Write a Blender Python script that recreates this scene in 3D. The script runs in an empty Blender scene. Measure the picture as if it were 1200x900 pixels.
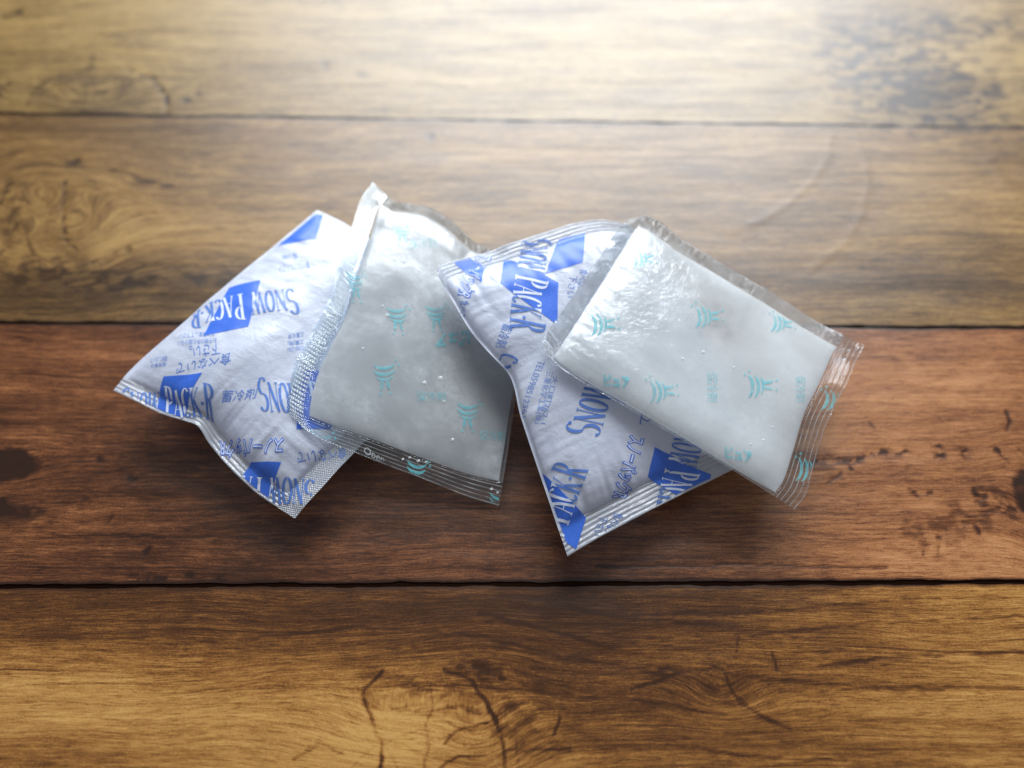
import bpy, bmesh, math, random
import numpy as np
from mathutils import Vector, Matrix

scene = bpy.context.scene
COL = scene.collection
MM = 0.001

# ------------------------------------------------------------------ camera
cam_data = bpy.data.cameras.new('camera'); cam = bpy.data.objects.new('camera', cam_data); COL.objects.link(cam)
cam.location = (0.0, -0.14454, 0.30033)
cam.rotation_euler = (math.radians(90 - 64.3), 0, 0)
cam_data.sensor_width = 36; cam_data.lens = 33.0; cam_data.clip_start = 0.01; cam_data.clip_end = 20
cam_data.dof.use_dof = True; cam_data.dof.focus_distance = 0.299; cam_data.dof.aperture_fstop = 3.7
scene.camera = cam

# ------------------------------------------------------------------ world: the dim light of the room
world = bpy.data.worlds.new('World'); scene.world = world; world.use_nodes = True
bg = world.node_tree.nodes['Background']; bg.inputs['Color'].default_value = (0.90, 0.90, 0.95, 1); bg.inputs['Strength'].default_value = 0.30

# ------------------------------------------------------------------ the window behind the packs (large soft daylight from the back)
def window_light(name, aim, azimuth, elevation, dist, w, h, power, colour):
    l = bpy.data.lights.new(name, 'AREA'); l.shape = 'RECTANGLE'; l.size = w; l.size_y = h; l.energy = power; l.color = colour
    o = bpy.data.objects.new(name, l); COL.objects.link(o)
    a, e = math.radians(azimuth), math.radians(elevation)
    o.location = Vector(aim) + dist * Vector((math.sin(a) * math.cos(e), math.cos(a) * math.cos(e), math.sin(e)))
    o.rotation_euler = (Vector(aim) - o.location).to_track_quat('-Z', 'Y').to_euler()
    return o
window_light('window_light', (0.03, 0.10, 0), 5.5, 38, 1.4, 1.15, 0.84, 54, (0.88, 0.94, 1.0))

scene.view_settings.view_transform = 'Standard'; scene.view_settings.look = 'None'
scene.view_settings.exposure = 0.06; scene.view_settings.gamma = 1.0; scene.view_settings.use_curve_mapping = False
scene.render.engine = 'CYCLES'
scene.cycles.transparent_max_bounces = 16; scene.cycles.max_bounces = 8; scene.cycles.use_denoising = True
scene.cycles.caustics_reflective = False; scene.cycles.caustics_refractive = False

# ---------------------------------------------------------------- numpy geometry helpers (all in millimetres)
def _hash(ix, iy, seed):
    h = (ix.astype(np.int64) * 374761393 + iy.astype(np.int64) * 668265263 + seed * 1442695041) & 0x7fffffff
    h = ((h ^ (h >> 13)) * 1274126177) & 0x7fffffff
    return ((h ^ (h >> 16)) & 0xffff) / 65535.0


def vnoise(x, y, seed=0):
    """smooth value noise in -1..1"""
    x = np.asarray(x, float); y = np.asarray(y, float) + 0 * x; x = x + 0 * y
    ix = np.floor(x); iy = np.floor(y); fx = x - ix; fy = y - iy
    fx = fx * fx * fx * (fx * (6 * fx - 15) + 10); fy = fy * fy * fy * (fy * (6 * fy - 15) + 10)
    a = _hash(ix, iy, seed); b = _hash(ix + 1, iy, seed); c = _hash(ix, iy + 1, seed); d = _hash(ix + 1, iy + 1, seed)
    return 2 * ((a * (1 - fx) + b * fx) * (1 - fy) + (c * (1 - fx) + d * fx) * fy) - 1


def fbm(x, y, seed=0, octaves=3):
    s = 0; a = 1.0; t = 0
    for k in range(octaves):
        s = s + a * vnoise(x * 2 ** k, y * 2 ** k, seed + 17 * k); t += a; a *= 0.5
    return s / t


def smooth01(x):
    x = np.clip(x, 0, 1); return x * x * (3 - 2 * x)


def curve(pts, n):
    """smooth resampling of a polyline by chord length (Catmull-Rom)"""
    p = np.array(pts, float)
    d = np.r_[0, np.cumsum(np.linalg.norm(np.diff(p, axis=0), axis=1))]; d /= d[-1]
    m = np.zeros_like(p)
    m[1:-1] = (p[2:] - p[:-2]) / (d[2:] - d[:-2])[:, None]
    m[0] = (p[1] - p[0]) / (d[1] - d[0]); m[-1] = (p[-1] - p[-2]) / (d[-1] - d[-2])
    t = np.linspace(0, 1, n); k = np.clip(np.searchsorted(d, t, side='right') - 1, 0, len(p) - 2)
    h = (d[k + 1] - d[k])[:, None]; s = ((t - d[k])[:, None]) / h
    return ((2 * s**3 - 3 * s**2 + 1) * p[k] + (s**3 - 2 * s**2 + s) * h * m[k]
            + (-2 * s**3 + 3 * s**2) * p[k + 1] + (s**3 - s**2) * h * m[k + 1])


def pouch(P, ceiling=None):
    """One pouch: a Coons patch between its four edges, blown up to a pillow inside its seals.
    ceiling = height map of what lies on top of it (the pouch is pressed flat under that)."""
    nu, nv = P['n']
    c0 = curve(P['front'], nu); c1 = curve(P['back'], nu); d0 = curve(P['left'], nv); d1 = curve(P['right'], nv)
    u = np.linspace(0, 1, nu)[None, :, None]; v = np.linspace(0, 1, nv)[:, None, None]
    S = ((1 - v) * c0[None] + v * c1[None] + (1 - u) * d0[:, None] + u * d1[:, None]
         - ((1 - u) * (1 - v) * c0[0] + u * (1 - v) * c0[-1] + (1 - u) * v * c1[0] + u * v * c1[-1]))
    Lu = np.linalg.norm(np.diff(S[nv // 2], axis=0), axis=1).sum(); Lv = np.linalg.norm(np.diff(S[:, nu // 2], axis=0), axis=1).sum()
    U = u[..., 0] + 0 * v[..., 0]; V = v[..., 0] + 0 * u[..., 0]
    X = U * Lu; Y = V * Lv
    su0, su1, sv0, sv1 = P['seal']
    N = np.cross(np.gradient(S, axis=1), np.gradient(S, axis=0)); N /= np.linalg.norm(N, axis=-1, keepdims=True)
    N[..., 2] = np.abs(N[..., 2]); N = N * 0.55 + np.array([0, 0, 0.45]); N /= np.linalg.norm(N, axis=-1, keepdims=True)
    du = [X - su0, (Lu - X) - su1, Y - sv0, (Lv - Y) - sv1]
    R = P['rise']; seed = P['seed']
    g = 1.0
    for k, d in enumerate(du):
        r = np.clip(d / R[k], 0, 1); g = g * np.sqrt(np.clip(1 - (1 - r) ** 2, 0, 1)) ** P.get('power', 1.0)
    # creases that run out of the seals into the body, and broad lumps
    w = P['crease']
    cre = (w[0] * fbm(Y / 3.2, X / 30, seed, 2) * np.exp(-np.clip(du[0], 0, 99) / 9) + w[1] * fbm(Y / 3.2, X / 30, seed + 3, 2) * np.exp(-np.clip(du[1], 0, 99) / 9)
           + w[2] * fbm(X / 3.2, Y / 30, seed + 5, 2) * np.exp(-np.clip(du[2], 0, 99) / 9) + w[3] * fbm(X / 3.2, Y / 30, seed + 7, 2) * np.exp(-np.clip(du[3], 0, 99) / 9))
    lump = P['lump'] * fbm(X / 17, Y / 17, seed + 11, 3)
    edge = smooth01(np.minimum(np.minimum(X, Lu - X), np.minimum(Y, Lv - Y)) / 1.2)
    body = g > 0
    film = 0.13 * edge
    h = film + P['top'] * g + (cre + lump) * np.clip(g * 1.6, 0, 1)
    hb = film + P['bottom'] * g
    # the flat seal strips wave a little
    wv = P['wave']
    wave = (wv[0] * vnoise(Y / 7, 0.3, seed + 21) * smooth01(-du[0] / max(su0, .1)) + wv[1] * vnoise(Y / 7, 0.3, seed + 23) * smooth01(-du[1] / max(su1, .1))
            + wv[2] * vnoise(X / 7, 0.3, seed + 25) * smooth01(-du[2] / max(sv0, .1)) + wv[3] * vnoise(X / 7, 0.3, seed + 27) * smooth01(-du[3] / max(sv1, .1)))
    for k, ax in enumerate((Y, Y, X, X)):      # heat-seal ribs (a seal's ribs run along it)
        n_, a_ = P.get('ribs', ((0, 0),) * 4)[k]
        if n_:
            wd = (su0, su1, sv0, sv1)[k]
            wave = wave + a_ * np.cos(2 * np.pi * n_ * np.clip(-du[k] / wd, 0, 1)) * (du[k] < 0) * edge
    S = S + N * wave[..., None]
    top = S + N * h[..., None]; bot = S - N * hb[..., None]
    if ceiling is not None:
        lim = sample_map(ceiling, top[..., 0], top[..., 1])
        dz = np.minimum(0, lim - 0.35 - top[..., 2]); top[..., 2] += dz
        lim = sample_map(ceiling, bot[..., 0], bot[..., 1])
        bot[..., 2] = np.minimum(bot[..., 2], np.minimum(lim - 0.35, top[..., 2]) - 2 * film - 0.02)
    bot[..., 2] = np.maximum(bot[..., 2], 0.25 + 0 * g)
    top[..., 2] = np.maximum(top[..., 2], bot[..., 2] + 2 * film)
    nrm = np.cross(np.gradient(top, axis=1), np.gradient(top, axis=0)); nrm /= np.linalg.norm(nrm, axis=-1, keepdims=True)
    return dict(U=U, V=V, X=X, Y=Y, Lu=Lu, Lv=Lv, top=top, bot=bot, nrm=nrm, d=du, g=g, P=P)


MAP0, MAPN = -160, 320        # height maps cover -160..160 mm at 1 mm


def under_map(*pouches):
    """lowest surface of the given pouches per square millimetre, widened so that what lies below slopes down gently"""
    M = np.full((MAPN, MAPN), 1e3)
    for q in pouches:
        for part in (q['bot'],):
            i = np.clip(np.round(part[..., 0] - MAP0).astype(int), 0, MAPN - 1).ravel(); j = np.clip(np.round(part[..., 1] - MAP0).astype(int), 0, MAPN - 1).ravel()
            np.minimum.at(M, (j, i), part[..., 2].ravel())
    for k in range(14):
        for a, b in ((1, 0), (-1, 0), (0, 1), (0, -1)):
            M = np.minimum(M, np.roll(np.roll(M, a, 0), b, 1) + 0.9)
    return M


def sample_map(M, x, y):
    fx = np.clip(x - MAP0, 0, MAPN - 2); fy = np.clip(y - MAP0, 0, MAPN - 2); i = fx.astype(int); j = fy.astype(int); fx = fx - i; fy = fy - j
    return (M[j, i] * (1 - fx) + M[j, i + 1] * fx) * (1 - fy) + (M[j + 1, i] * (1 - fx) + M[j + 1, i + 1] * fx) * fy


def on_pouch(q, uv, lift=0.0):
    """points of the pouch's upper face at (u, v), lifted along the normal"""
    nv, nu = q['U'].shape
    fu = np.clip(uv[:, 0], 0, 1) * (nu - 1); fv = np.clip(uv[:, 1], 0, 1) * (nv - 1)
    i = np.clip(fu.astype(int), 0, nu - 2); j = np.clip(fv.astype(int), 0, nv - 2); a = (fu - i)[:, None]; b = (fv - j)[:, None]
    def s(A): return (A[j, i] * (1 - a) + A[j, i + 1] * a) * (1 - b) + (A[j + 1, i] * (1 - a) + A[j + 1, i + 1] * a) * b
    n = s(q['nrm']); n /= np.linalg.norm(n, axis=1, keepdims=True)
    return s(q['top']) + n * (np.asarray(lift)[..., None] if np.ndim(lift) else lift)


# ------------------------------------------------------------------ object helpers
def mesh_obj(name, verts, faces, mat, parent=None, smooth=True, attrs=None):
    me = bpy.data.meshes.new(name)
    v = np.asarray(verts, np.float32) * MM
    me.vertices.add(len(v)); me.vertices.foreach_set('co', v.ravel())
    f = faces
    if isinstance(f, np.ndarray):
        n, k = f.shape
        me.loops.add(n * k); me.polygons.add(n)
        me.loops.foreach_set('vertex_index', f.ravel().astype(np.int32))
        me.polygons.foreach_set('loop_start', np.arange(0, n * k, k, dtype=np.int32))
    else:
        me.loops.add(sum(map(len, f))); me.polygons.add(len(f))
        me.loops.foreach_set('vertex_index', np.array([i for q in f for i in q], np.int32))
        me.polygons.foreach_set('loop_start', np.cumsum([0] + [len(q) for q in f[:-1]]).astype(np.int32))
    me.update(calc_edges=True); me.validate()
    if smooth: me.polygons.foreach_set('use_smooth', np.ones(len(me.polygons), bool))
    for an, av in (attrs or {}).items():
        a = me.attributes.new(an, 'FLOAT', 'POINT'); a.data.foreach_set('value', np.asarray(av, np.float32).ravel())
    if mat: me.materials.append(mat)
    o = bpy.data.objects.new(name, me); COL.objects.link(o); o.parent = parent
    return o

def empty(name, loc=(0, 0, 0)):
    o = bpy.data.objects.new(name, None); o.empty_display_size = 0.01; COL.objects.link(o); o.location = loc
    return o

def grid_faces(nv, nu, mask=None, flip=False):
    i = np.arange(nv * nu).reshape(nv, nu)
    f = np.stack([i[:-1, :-1], i[:-1, 1:], i[1:, 1:], i[1:, :-1]], -1)
    if flip: f = f[..., ::-1]
    return f[mask] if mask is not None else f.reshape(-1, 4)

def compress(verts, faces, attrs):
    used, inv = np.unique(faces, return_inverse=True)
    return verts[used], inv.reshape(faces.shape), {k: a[used] for k, a in attrs.items()}

# ------------------------------------------------------------------ node helpers
class NT:
    def __init__(self, name):
        self.m = bpy.data.materials.new(name); self.m.use_nodes = True; self.t = self.m.node_tree; self.t.nodes.clear()
        self.out = self.t.nodes.new('ShaderNodeOutputMaterial')
    def n(self, typ, **kw):
        nd = self.t.nodes.new(typ)
        for k, v in kw.items():
            if k.startswith('_'): setattr(nd, k[1:], v)
        return nd
    def set(self, sock, v):
        if isinstance(v, bpy.types.NodeSocket): self.t.links.new(v, sock)
        else: sock.default_value = v
    def math(self, op, a, b=0.0, c=0.0, clamp=False):
        nd = self.t.nodes.new('ShaderNodeMath'); nd.operation = op; nd.use_clamp = clamp
        for s, v in zip(nd.inputs, (a, b, c)): self.set(s, v)
        return nd.outputs[0]
    def attr(self, name):
        nd = self.t.nodes.new('ShaderNodeAttribute'); nd.attribute_name = name; return nd.outputs['Fac']
    def vec(self, x, y, z=0.0):
        nd = self.t.nodes.new('ShaderNodeCombineXYZ')
        for s, v in zip(nd.inputs, (x, y, z)): self.set(s, v)
        return nd.outputs[0]
    def noise(self, vec, scale=1.0, detail=4.0, rough=0.55, dist=0.0):
        nd = self.t.nodes.new('ShaderNodeTexNoise'); self.set(nd.inputs['Vector'], vec)
        nd.inputs['Scale'].default_value = scale; nd.inputs['Detail'].default_value = detail; nd.inputs['Roughness'].default_value = rough; nd.inputs['Distortion'].default_value = dist
        return nd.outputs['Fac']
    def ramp(self, fac, stops, interp='LINEAR'):
        nd = self.t.nodes.new('ShaderNodeValToRGB'); nd.color_ramp.interpolation = interp; el = nd.color_ramp.elements
        while len(el) < len(stops): el.new(0.5)
        for e, (p, c) in zip(el, stops): e.position = p; e.color = (*c, 1) if len(c) == 3 else c
        self.set(nd.inputs[0], fac); return nd.outputs[0]
    def maprange(self, v, a, b, c=0.0, d=1.0):
        nd = self.t.nodes.new('ShaderNodeMapRange'); nd.clamp = True
        for s, x in zip(nd.inputs, (v, a, b, c, d)): self.set(s, x)
        return nd.outputs[0]
    def mixc(self, fac, a, b, blend='MIX'):
        nd = self.t.nodes.new('ShaderNodeMix'); nd.data_type = 'RGBA'; nd.blend_type = blend
        self.set(nd.inputs[0], fac); self.set(nd.inputs[6], a); self.set(nd.inputs[7], b); return nd.outputs[2]
    def bump(self, h, strength, dist):
        nd = self.t.nodes.new('ShaderNodeBump'); nd.inputs['Strength'].default_value = strength; nd.inputs['Distance'].default_value = dist
        self.set(nd.inputs['Height'], h); return nd.outputs[0]
    def bsdf(self, kind, **kw):
        nd = self.t.nodes.new('ShaderNodeBsdf' + kind)
        for k, v in kw.items():
            self.set(nd.inputs[k.replace('_', ' ')], v)
        return nd.outputs[0]
    def mix(self, fac, a, b):
        nd = self.t.nodes.new('ShaderNodeMixShader'); self.set(nd.inputs[0], fac); self.set(nd.inputs[1], a); self.set(nd.inputs[2], b); return nd.outputs[0]
    def done(self, sh):
        self.t.links.new(sh, self.out.inputs['Surface']); return self.m
    def fresnel(self, f0=0.045, normal=None):
        """Schlick reflectance of a thin sheet, the same from both sides"""
        g = self.t.nodes.new('ShaderNodeNewGeometry'); d = self.t.nodes.new('ShaderNodeVectorMath'); d.operation = 'DOT_PRODUCT'
        self.t.links.new(g.outputs['Incoming'], d.inputs[0]); self.set(d.inputs[1], normal if normal is not None else g.outputs['Normal'])
        c = self.math('SUBTRACT', 1.0, self.math('ABSOLUTE', d.outputs['Value']), clamp=True)
        return self.math('ADD', f0, self.math('MULTIPLY', self.math('POWER', c, 5.0), 1 - f0))
    def mmpos(self):
        nd = self.t.nodes.new('ShaderNodeNewGeometry'); s = self.t.nodes.new('ShaderNodeVectorMath'); s.operation = 'SCALE'
        self.t.links.new(nd.outputs['Position'], s.inputs[0]); s.inputs['Scale'].default_value = 1000.0
        return s.outputs[0]

# ------------------------------------------------------------------ materials
def wood_material(name, seed, stops, streak=1.0, gloss=0.385):
    w = NT(name)
    flow, along, tone, dark = w.attr('flow'), w.attr('along'), w.attr('tone'), w.attr('dark')
    def v(sx, sy): return w.vec(w.math('MULTIPLY', along, sx), w.math('MULTIPLY', flow, sy), seed)
    broad = w.noise(v(0.010, 0.055), 1, 3, 0.5)
    med = w.noise(v(0.016, 0.26), 1, 5, 0.6, 0.6)
    fine = w.noise(v(0.055, 1.25), 1, 4, 0.65)
    hair = w.noise(v(0.20, 4.2), 1, 3, 0.65)
    pore = w.noise(v(0.22, 2.6), 1, 2, 0.5)
    blot = w.noise(v(0.05, 0.09), 1, 5, 0.65, 0.8)
    grit = w.noise(v(1.3, 2.4), 1, 2, 0.6)
    def dev(n, k): return w.math('MULTIPLY', w.math('SUBTRACT', n, 0.5), k)
    f = w.math('ADD', 0.5, tone)
    for n, k in ((broad, .40), (med, .62 * streak), (fine, .75 * streak), (hair, .85), (blot, .40), (grit, .50)):
        f = w.math('ADD', f, dev(n, k))
    rough_dark = w.math('MULTIPLY', dark, w.math('ADD', 0.55, w.math('MULTIPLY', w.math('ADD', blot, grit), 0.55)))
    f = w.math('SUBTRACT', f, w.math('MULTIPLY', rough_dark, 0.85))
    pm = w.maprange(pore, 0.56, 0.66)
    f = w.math('SUBTRACT', f, w.math('MULTIPLY', pm, 0.17))
    line = w.maprange(w.noise(v(0.014, 0.85), 1, 4, .6, .4), .60, .68)      # long dark growth lines
    f = w.math('SUBTRACT', f, w.math('MULTIPLY', line, 0.20))
    col = w.ramp(f, stops)
    h = w.math('ADD', w.math('MULTIPLY', fine, 0.5), w.math('MULTIPLY', w.noise(v(.5, .9), 1, 2, .5), 0.5))
    nrm = w.bump(h, 0.16, 0.0002)
    rg = w.math('ADD', gloss, dev(w.noise(v(0.05, 0.2), 1, 3, .5), 0.07))
    g = w.t.nodes.new('ShaderNodeBsdfAnisotropic'); g.distribution = 'BECKMANN'     # satin printed sheet: a broad sheen without a long tail
    w.set(g.inputs['Color'], (1, 1, 1, 1)); w.set(g.inputs['Roughness'], rg); w.set(g.inputs['Normal'], nrm)
    return w.done(w.mix(w.math('MULTIPLY', w.fresnel(.044), w.maprange(w.math('ADD', w.math('MULTIPLY', med, .6), w.math('MULTIPLY', fine, .4)), .35, .65, .93, 1.07)), w.bsdf('Diffuse', Color=col, Normal=nrm), g.outputs[0]))

GOLD = [(0.0, (.031, .010, .002)), (0.28, (.080, .028, .006)), (0.5, (.182, .072, .014)), (0.72, (.320, .150, .036)), (1.0, (.45, .25, .074))]
RED = [(0.0, (.019, .006, .002)), (0.28, (.056, .018, .006)), (0.5, (.142, .049, .016)), (0.74, (.290, .118, .042)), (1.0, (.41, .195, .080))]
TAN = [(0.0, (0.0250, 0.0120, 0.0040)), (0.28, (0.0707, 0.0350, 0.0104)), (0.5, (0.1560, 0.0820, 0.0240)), (0.72, (0.2548, 0.1460, 0.0448)), (1.0, (0.3536, 0.2220, 0.0760))]
PALE = [(0.0, (0.0270, 0.0130, 0.0048)), (0.28, (0.0832, 0.0460, 0.0136)), (0.5, (0.1768, 0.1060, 0.0328)), (0.72, (0.2704, 0.1720, 0.0552)), (1.0, (0.3640, 0.2500, 0.0904))]

def white_film(name, seal=False, mesh=False):
    w = NT(name)
    X, Y = w.attr('fx'), w.attr('fy'); v = w.vec(X, Y, 0)
    n1 = w.noise(v, 0.16, 5, .6, .6); n2 = w.noise(v, 1.4, 3, .6); n3 = w.noise(v, 0.45, 4, .6)
    h = w.math('ADD', w.math('MULTIPLY', n1, 1.0), w.math('ADD', w.math('MULTIPLY', n2, .10), w.math('MULTIPLY', n3, .35)))
    if seal:
        s = w.attr('across')       # mm across the seal
        rib = w.math('SINE', w.math('MULTIPLY', s, 2 * math.pi / 1.5))
        st = w.noise(w.vec(w.math('MULTIPLY', s, 1.6), w.math('MULTIPLY', w.attr('lengthwise'), .10)), 1, 3, .6)
        if mesh: rib = w.math('MULTIPLY', w.math('SINE', w.math('MULTIPLY', s, 2 * math.pi / .9)), w.math('SINE', w.math('MULTIPLY', w.attr('lengthwise'), 2 * math.pi / .9)))
        h = w.math('ADD', w.math('MULTIPLY', rib, .30), w.math('ADD', w.math('MULTIPLY', st, 1.1), w.math('MULTIPLY', h, .6)))
    nrm = w.bump(h, 0.8 if seal else 0.55, 0.0006)
    cloud = w.maprange(n1, .3, .7, 0, 1)
    col = w.mixc(cloud, (.78, .83, .92, 1), (.88, .91, .96, 1)) if seal else w.mixc(cloud, (.655, .705, .83, 1), (.745, .785, .885, 1))
    base = w.mix(0.58 if seal else 0.44, w.bsdf('Diffuse', Color=col, Normal=nrm), w.bsdf('Translucent', Color=(.84, .88, .96, 1), Normal=nrm))
    if seal: base = w.mix(0.22, base, w.bsdf('Transparent', Color=(.93, .96, 1, 1)))
    gl = w.bsdf('Glossy', Color=(1, 1, 1, 1), Roughness=0.22 if seal else 0.36, Normal=nrm)
    return w.done(w.mix(w.math('MULTIPLY', w.fresnel(.045, nrm), 1.3 if seal else .9, clamp=True), base, gl))

def ink(name, colour, trans=0.25, gloss=0.35, clear=0.0):
    w = NT(name)
    n = w.noise(w.mmpos(), 1.1, 4, .7); n2 = w.noise(w.mmpos(), 0.35, 3, .6)
    col = w.mixc(w.maprange(n, .35, .75, 0, .35), (*colour, 1), tuple(min(1, c * 1.5 + .06) for c in colour) + (1,))
    base = w.mix(trans, w.bsdf('Diffuse', Color=col), w.bsdf('Translucent', Color=col))
    if clear: base = w.mix(w.maprange(n2, .3, .7, clear - .15, clear + .25), base, w.bsdf('Transparent', Color=(1, 1, 1, 1)))
    gl = w.bsdf('Glossy', Color=(1, 1, 1, 1), Roughness=gloss)
    return w.done(w.mix(w.math('MULTIPLY', w.fresnel(.04), .8), base, gl))

def clear_film(name, haze=0.04, crinkle=1.0, mesh=False, ribs=False, shine=1.1, rough=.13, tint=(.975, .98, .985), cross=0.0, creased=False):
    w = NT(name)
    X, Y = w.attr('fx'), w.attr('fy'); v = w.vec(X, Y, 0)
    n1 = w.noise(v, 0.12, 4, .55, .8); n2 = w.noise(v, 0.55, 4, .6, .5); n3 = w.noise(v, 2.2, 2, .5)
    h = w.math('ADD', w.math('MULTIPLY', n1, 1.4), w.math('ADD', w.math('MULTIPLY', n2, .5), w.math('MULTIPLY', n3, .06)))
    fac = haze
    if mesh or ribs or cross:
        s, t = w.attr('across'), w.attr('lengthwise')
    if cross:   # short puckers across the seal
        pk = w.noise(w.vec(w.math('MULTIPLY', s, .16), w.math('MULTIPLY', t, .75)), 1, 4, .6, .5)
        h = w.math('ADD', h, w.math('MULTIPLY', pk, cross))
    if mesh:    # embossed mesh of the heat seal
        a = w.math('SINE', w.math('MULTIPLY', s, 2 * math.pi / 0.95)); b = w.math('SINE', w.math('MULTIPLY', t, 2 * math.pi / 1.4))
        g = w.math('MULTIPLY', w.maprange(a, -.85, -.35), w.maprange(b, -.25, .55))
        area = w.maprange(w.noise(v, .11, 2, .5), .26, .42, .35, 1)
        edge = w.math('MULTIPLY', w.maprange(s, .9, 1.4), w.maprange(s, 5.6, 6.2, 1, 0))
        g = w.math('MULTIPLY', w.math('MULTIPLY', g, edge), area)
        h = w.math('ADD', w.math('MULTIPLY', h, .7), w.math('MULTIPLY', g, .7))
        fac = w.math('ADD', haze, w.math('MULTIPLY', g, .95))
    if ribs:
        r = w.math('SINE', w.math('MULTIPLY', s, 2 * math.pi / 1.6)); st = w.noise(w.vec(w.math('MULTIPLY', s, 1.2), w.math('MULTIPLY', t, .03)), 1, 2, .5)
        h = w.math('ADD', w.math('MULTIPLY', h, .7), w.math('ADD', w.math('MULTIPLY', r, .35), w.math('MULTIPLY', st, .8)))
        fac = w.math('ADD', haze, w.math('MULTIPLY', w.maprange(r, .80, 1.0), w.maprange(w.noise(v, .2, 2, .5), .35, .65, .05, .30)))
    nrm = w.bump(h, crinkle, 0.0008)
    if creased: w.set(nrm.node.inputs['Strength'], w.maprange(X, 6, 40, 1.0, crinkle))
    base = w.mix(fac, w.bsdf('Transparent', Color=(*tint, 1)), w.mix(.45, w.bsdf('Diffuse', Color=(.86, .93, .96, 1)), w.bsdf('Translucent', Color=(.86, .93, .97, 1))))
    gl = w.bsdf('Glossy', Color=(1, 1, 1, 1), Roughness=rough, Normal=nrm)
    return w.done(w.mix(w.math('MULTIPLY', w.fresnel(.045, nrm), shine, clamp=True), base, gl))

def gel_material(name, colour, clear, seed):
    w = NT(name)
    X, Y = w.attr('fx'), w.attr('fy'); v = w.vec(X, Y, seed)
    n1 = w.noise(v, .045, 4, .6, .5); n2 = w.noise(v, .5, 5, .7, .3); n3 = w.noise(v, 2.6, 2, .6)
    frost = w.math('MULTIPLY', w.maprange(n1, .42, .62), w.maprange(w.math('ADD', w.math('MULTIPLY', n2, .6), w.math('MULTIPLY', n3, .4)), .42, .66))
    cloud = w.maprange(w.noise(v, .032, 3, .5, 1.2), .36, .64)
    deep = w.mixc(cloud, tuple(c * .87 for c in colour) + (1,), (*colour, 1))
    col = w.mixc(frost, deep, (.86, .885, .89, 1))
    nrm = w.bump(w.math('ADD', w.math('MULTIPLY', n2, .6), w.math('MULTIPLY', n3, .25)), .22, .0005)
    base = w.mix(.4, w.bsdf('Diffuse', Color=col, Normal=nrm), w.bsdf('Translucent', Color=col, Normal=nrm))
    see = w.math('ADD', w.math('MULTIPLY', w.maprange(n1, .30, .72, 1.0, .25), clear), w.math('MULTIPLY', w.attr('patch'), .55))
    base = w.mix(see, base, w.bsdf('Transparent', Color=(.92, .94, .965, 1)))
    gl = w.bsdf('Glossy', Color=(1, 1, 1, 1), Roughness=.30, Normal=nrm)
    return w.done(w.mix(w.math('MULTIPLY', w.fresnel(.025), .8), base, gl))

M_WHITE = white_film('white_pouch_film'); M_WSEAL = white_film('white_pouch_seal', True); M_WMESH = white_film('white_meshed_seal', True, True)
M_BLUE = ink('blue_ink', (.045, .16, .68), .3); M_KNOCK = ink('white_ink', (.72, .79, .90), .25)
M_NAVY = ink('dark_blue_ink', (.10, .21, .56), .3); M_SOFT = ink('pale_blue_ink', (.20, .31, .64), .35)
M_TEAL = ink('teal_ink', (.12, .56, .62), .35, .25, clear=.5)
M_EMBOSS = ink('embossed_white', (.8, .86, .9), .4, .2, clear=.55)
M_FILM = clear_film('clear_film', .05, .16, rough=.2, shine=.9); M_FILM2 = clear_film('creased_clear_film', .05, .22, rough=.15, creased=True); M_CMESH = clear_film('clear_mesh_seal', .04, .9, mesh=True, shine=1.6, rough=.12, tint=(.86, .91, .95))  # mesh seal: shade in the mesh gaps is put into its grey-blue tint
M_CRIB2 = clear_film('clear_lined_seal', .012, .14, ribs=True, shine=.7, rough=.1, tint=(.94, .955, .96)); M_CRIB = clear_film('clear_ribbed_seal', .015, .16, ribs=True, shine=.6, rough=.1, tint=(.94, .955, .96)); M_CRINKLE = clear_film('crinkled_clear_seal', .05, 1.6, shine=2.0, rough=.1, tint=(.90, .93, .95), cross=3.2)
M_GELB = gel_material('grey_frosted_gel', (.585, .607, .615), .34, 3.0); M_GELD = gel_material('white_frosted_gel', (.805, .835, .84), .24, 8.0)
M_BUB = ink('bubble', (.85, .88, .9), .4, .1, clear=.35)

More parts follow.
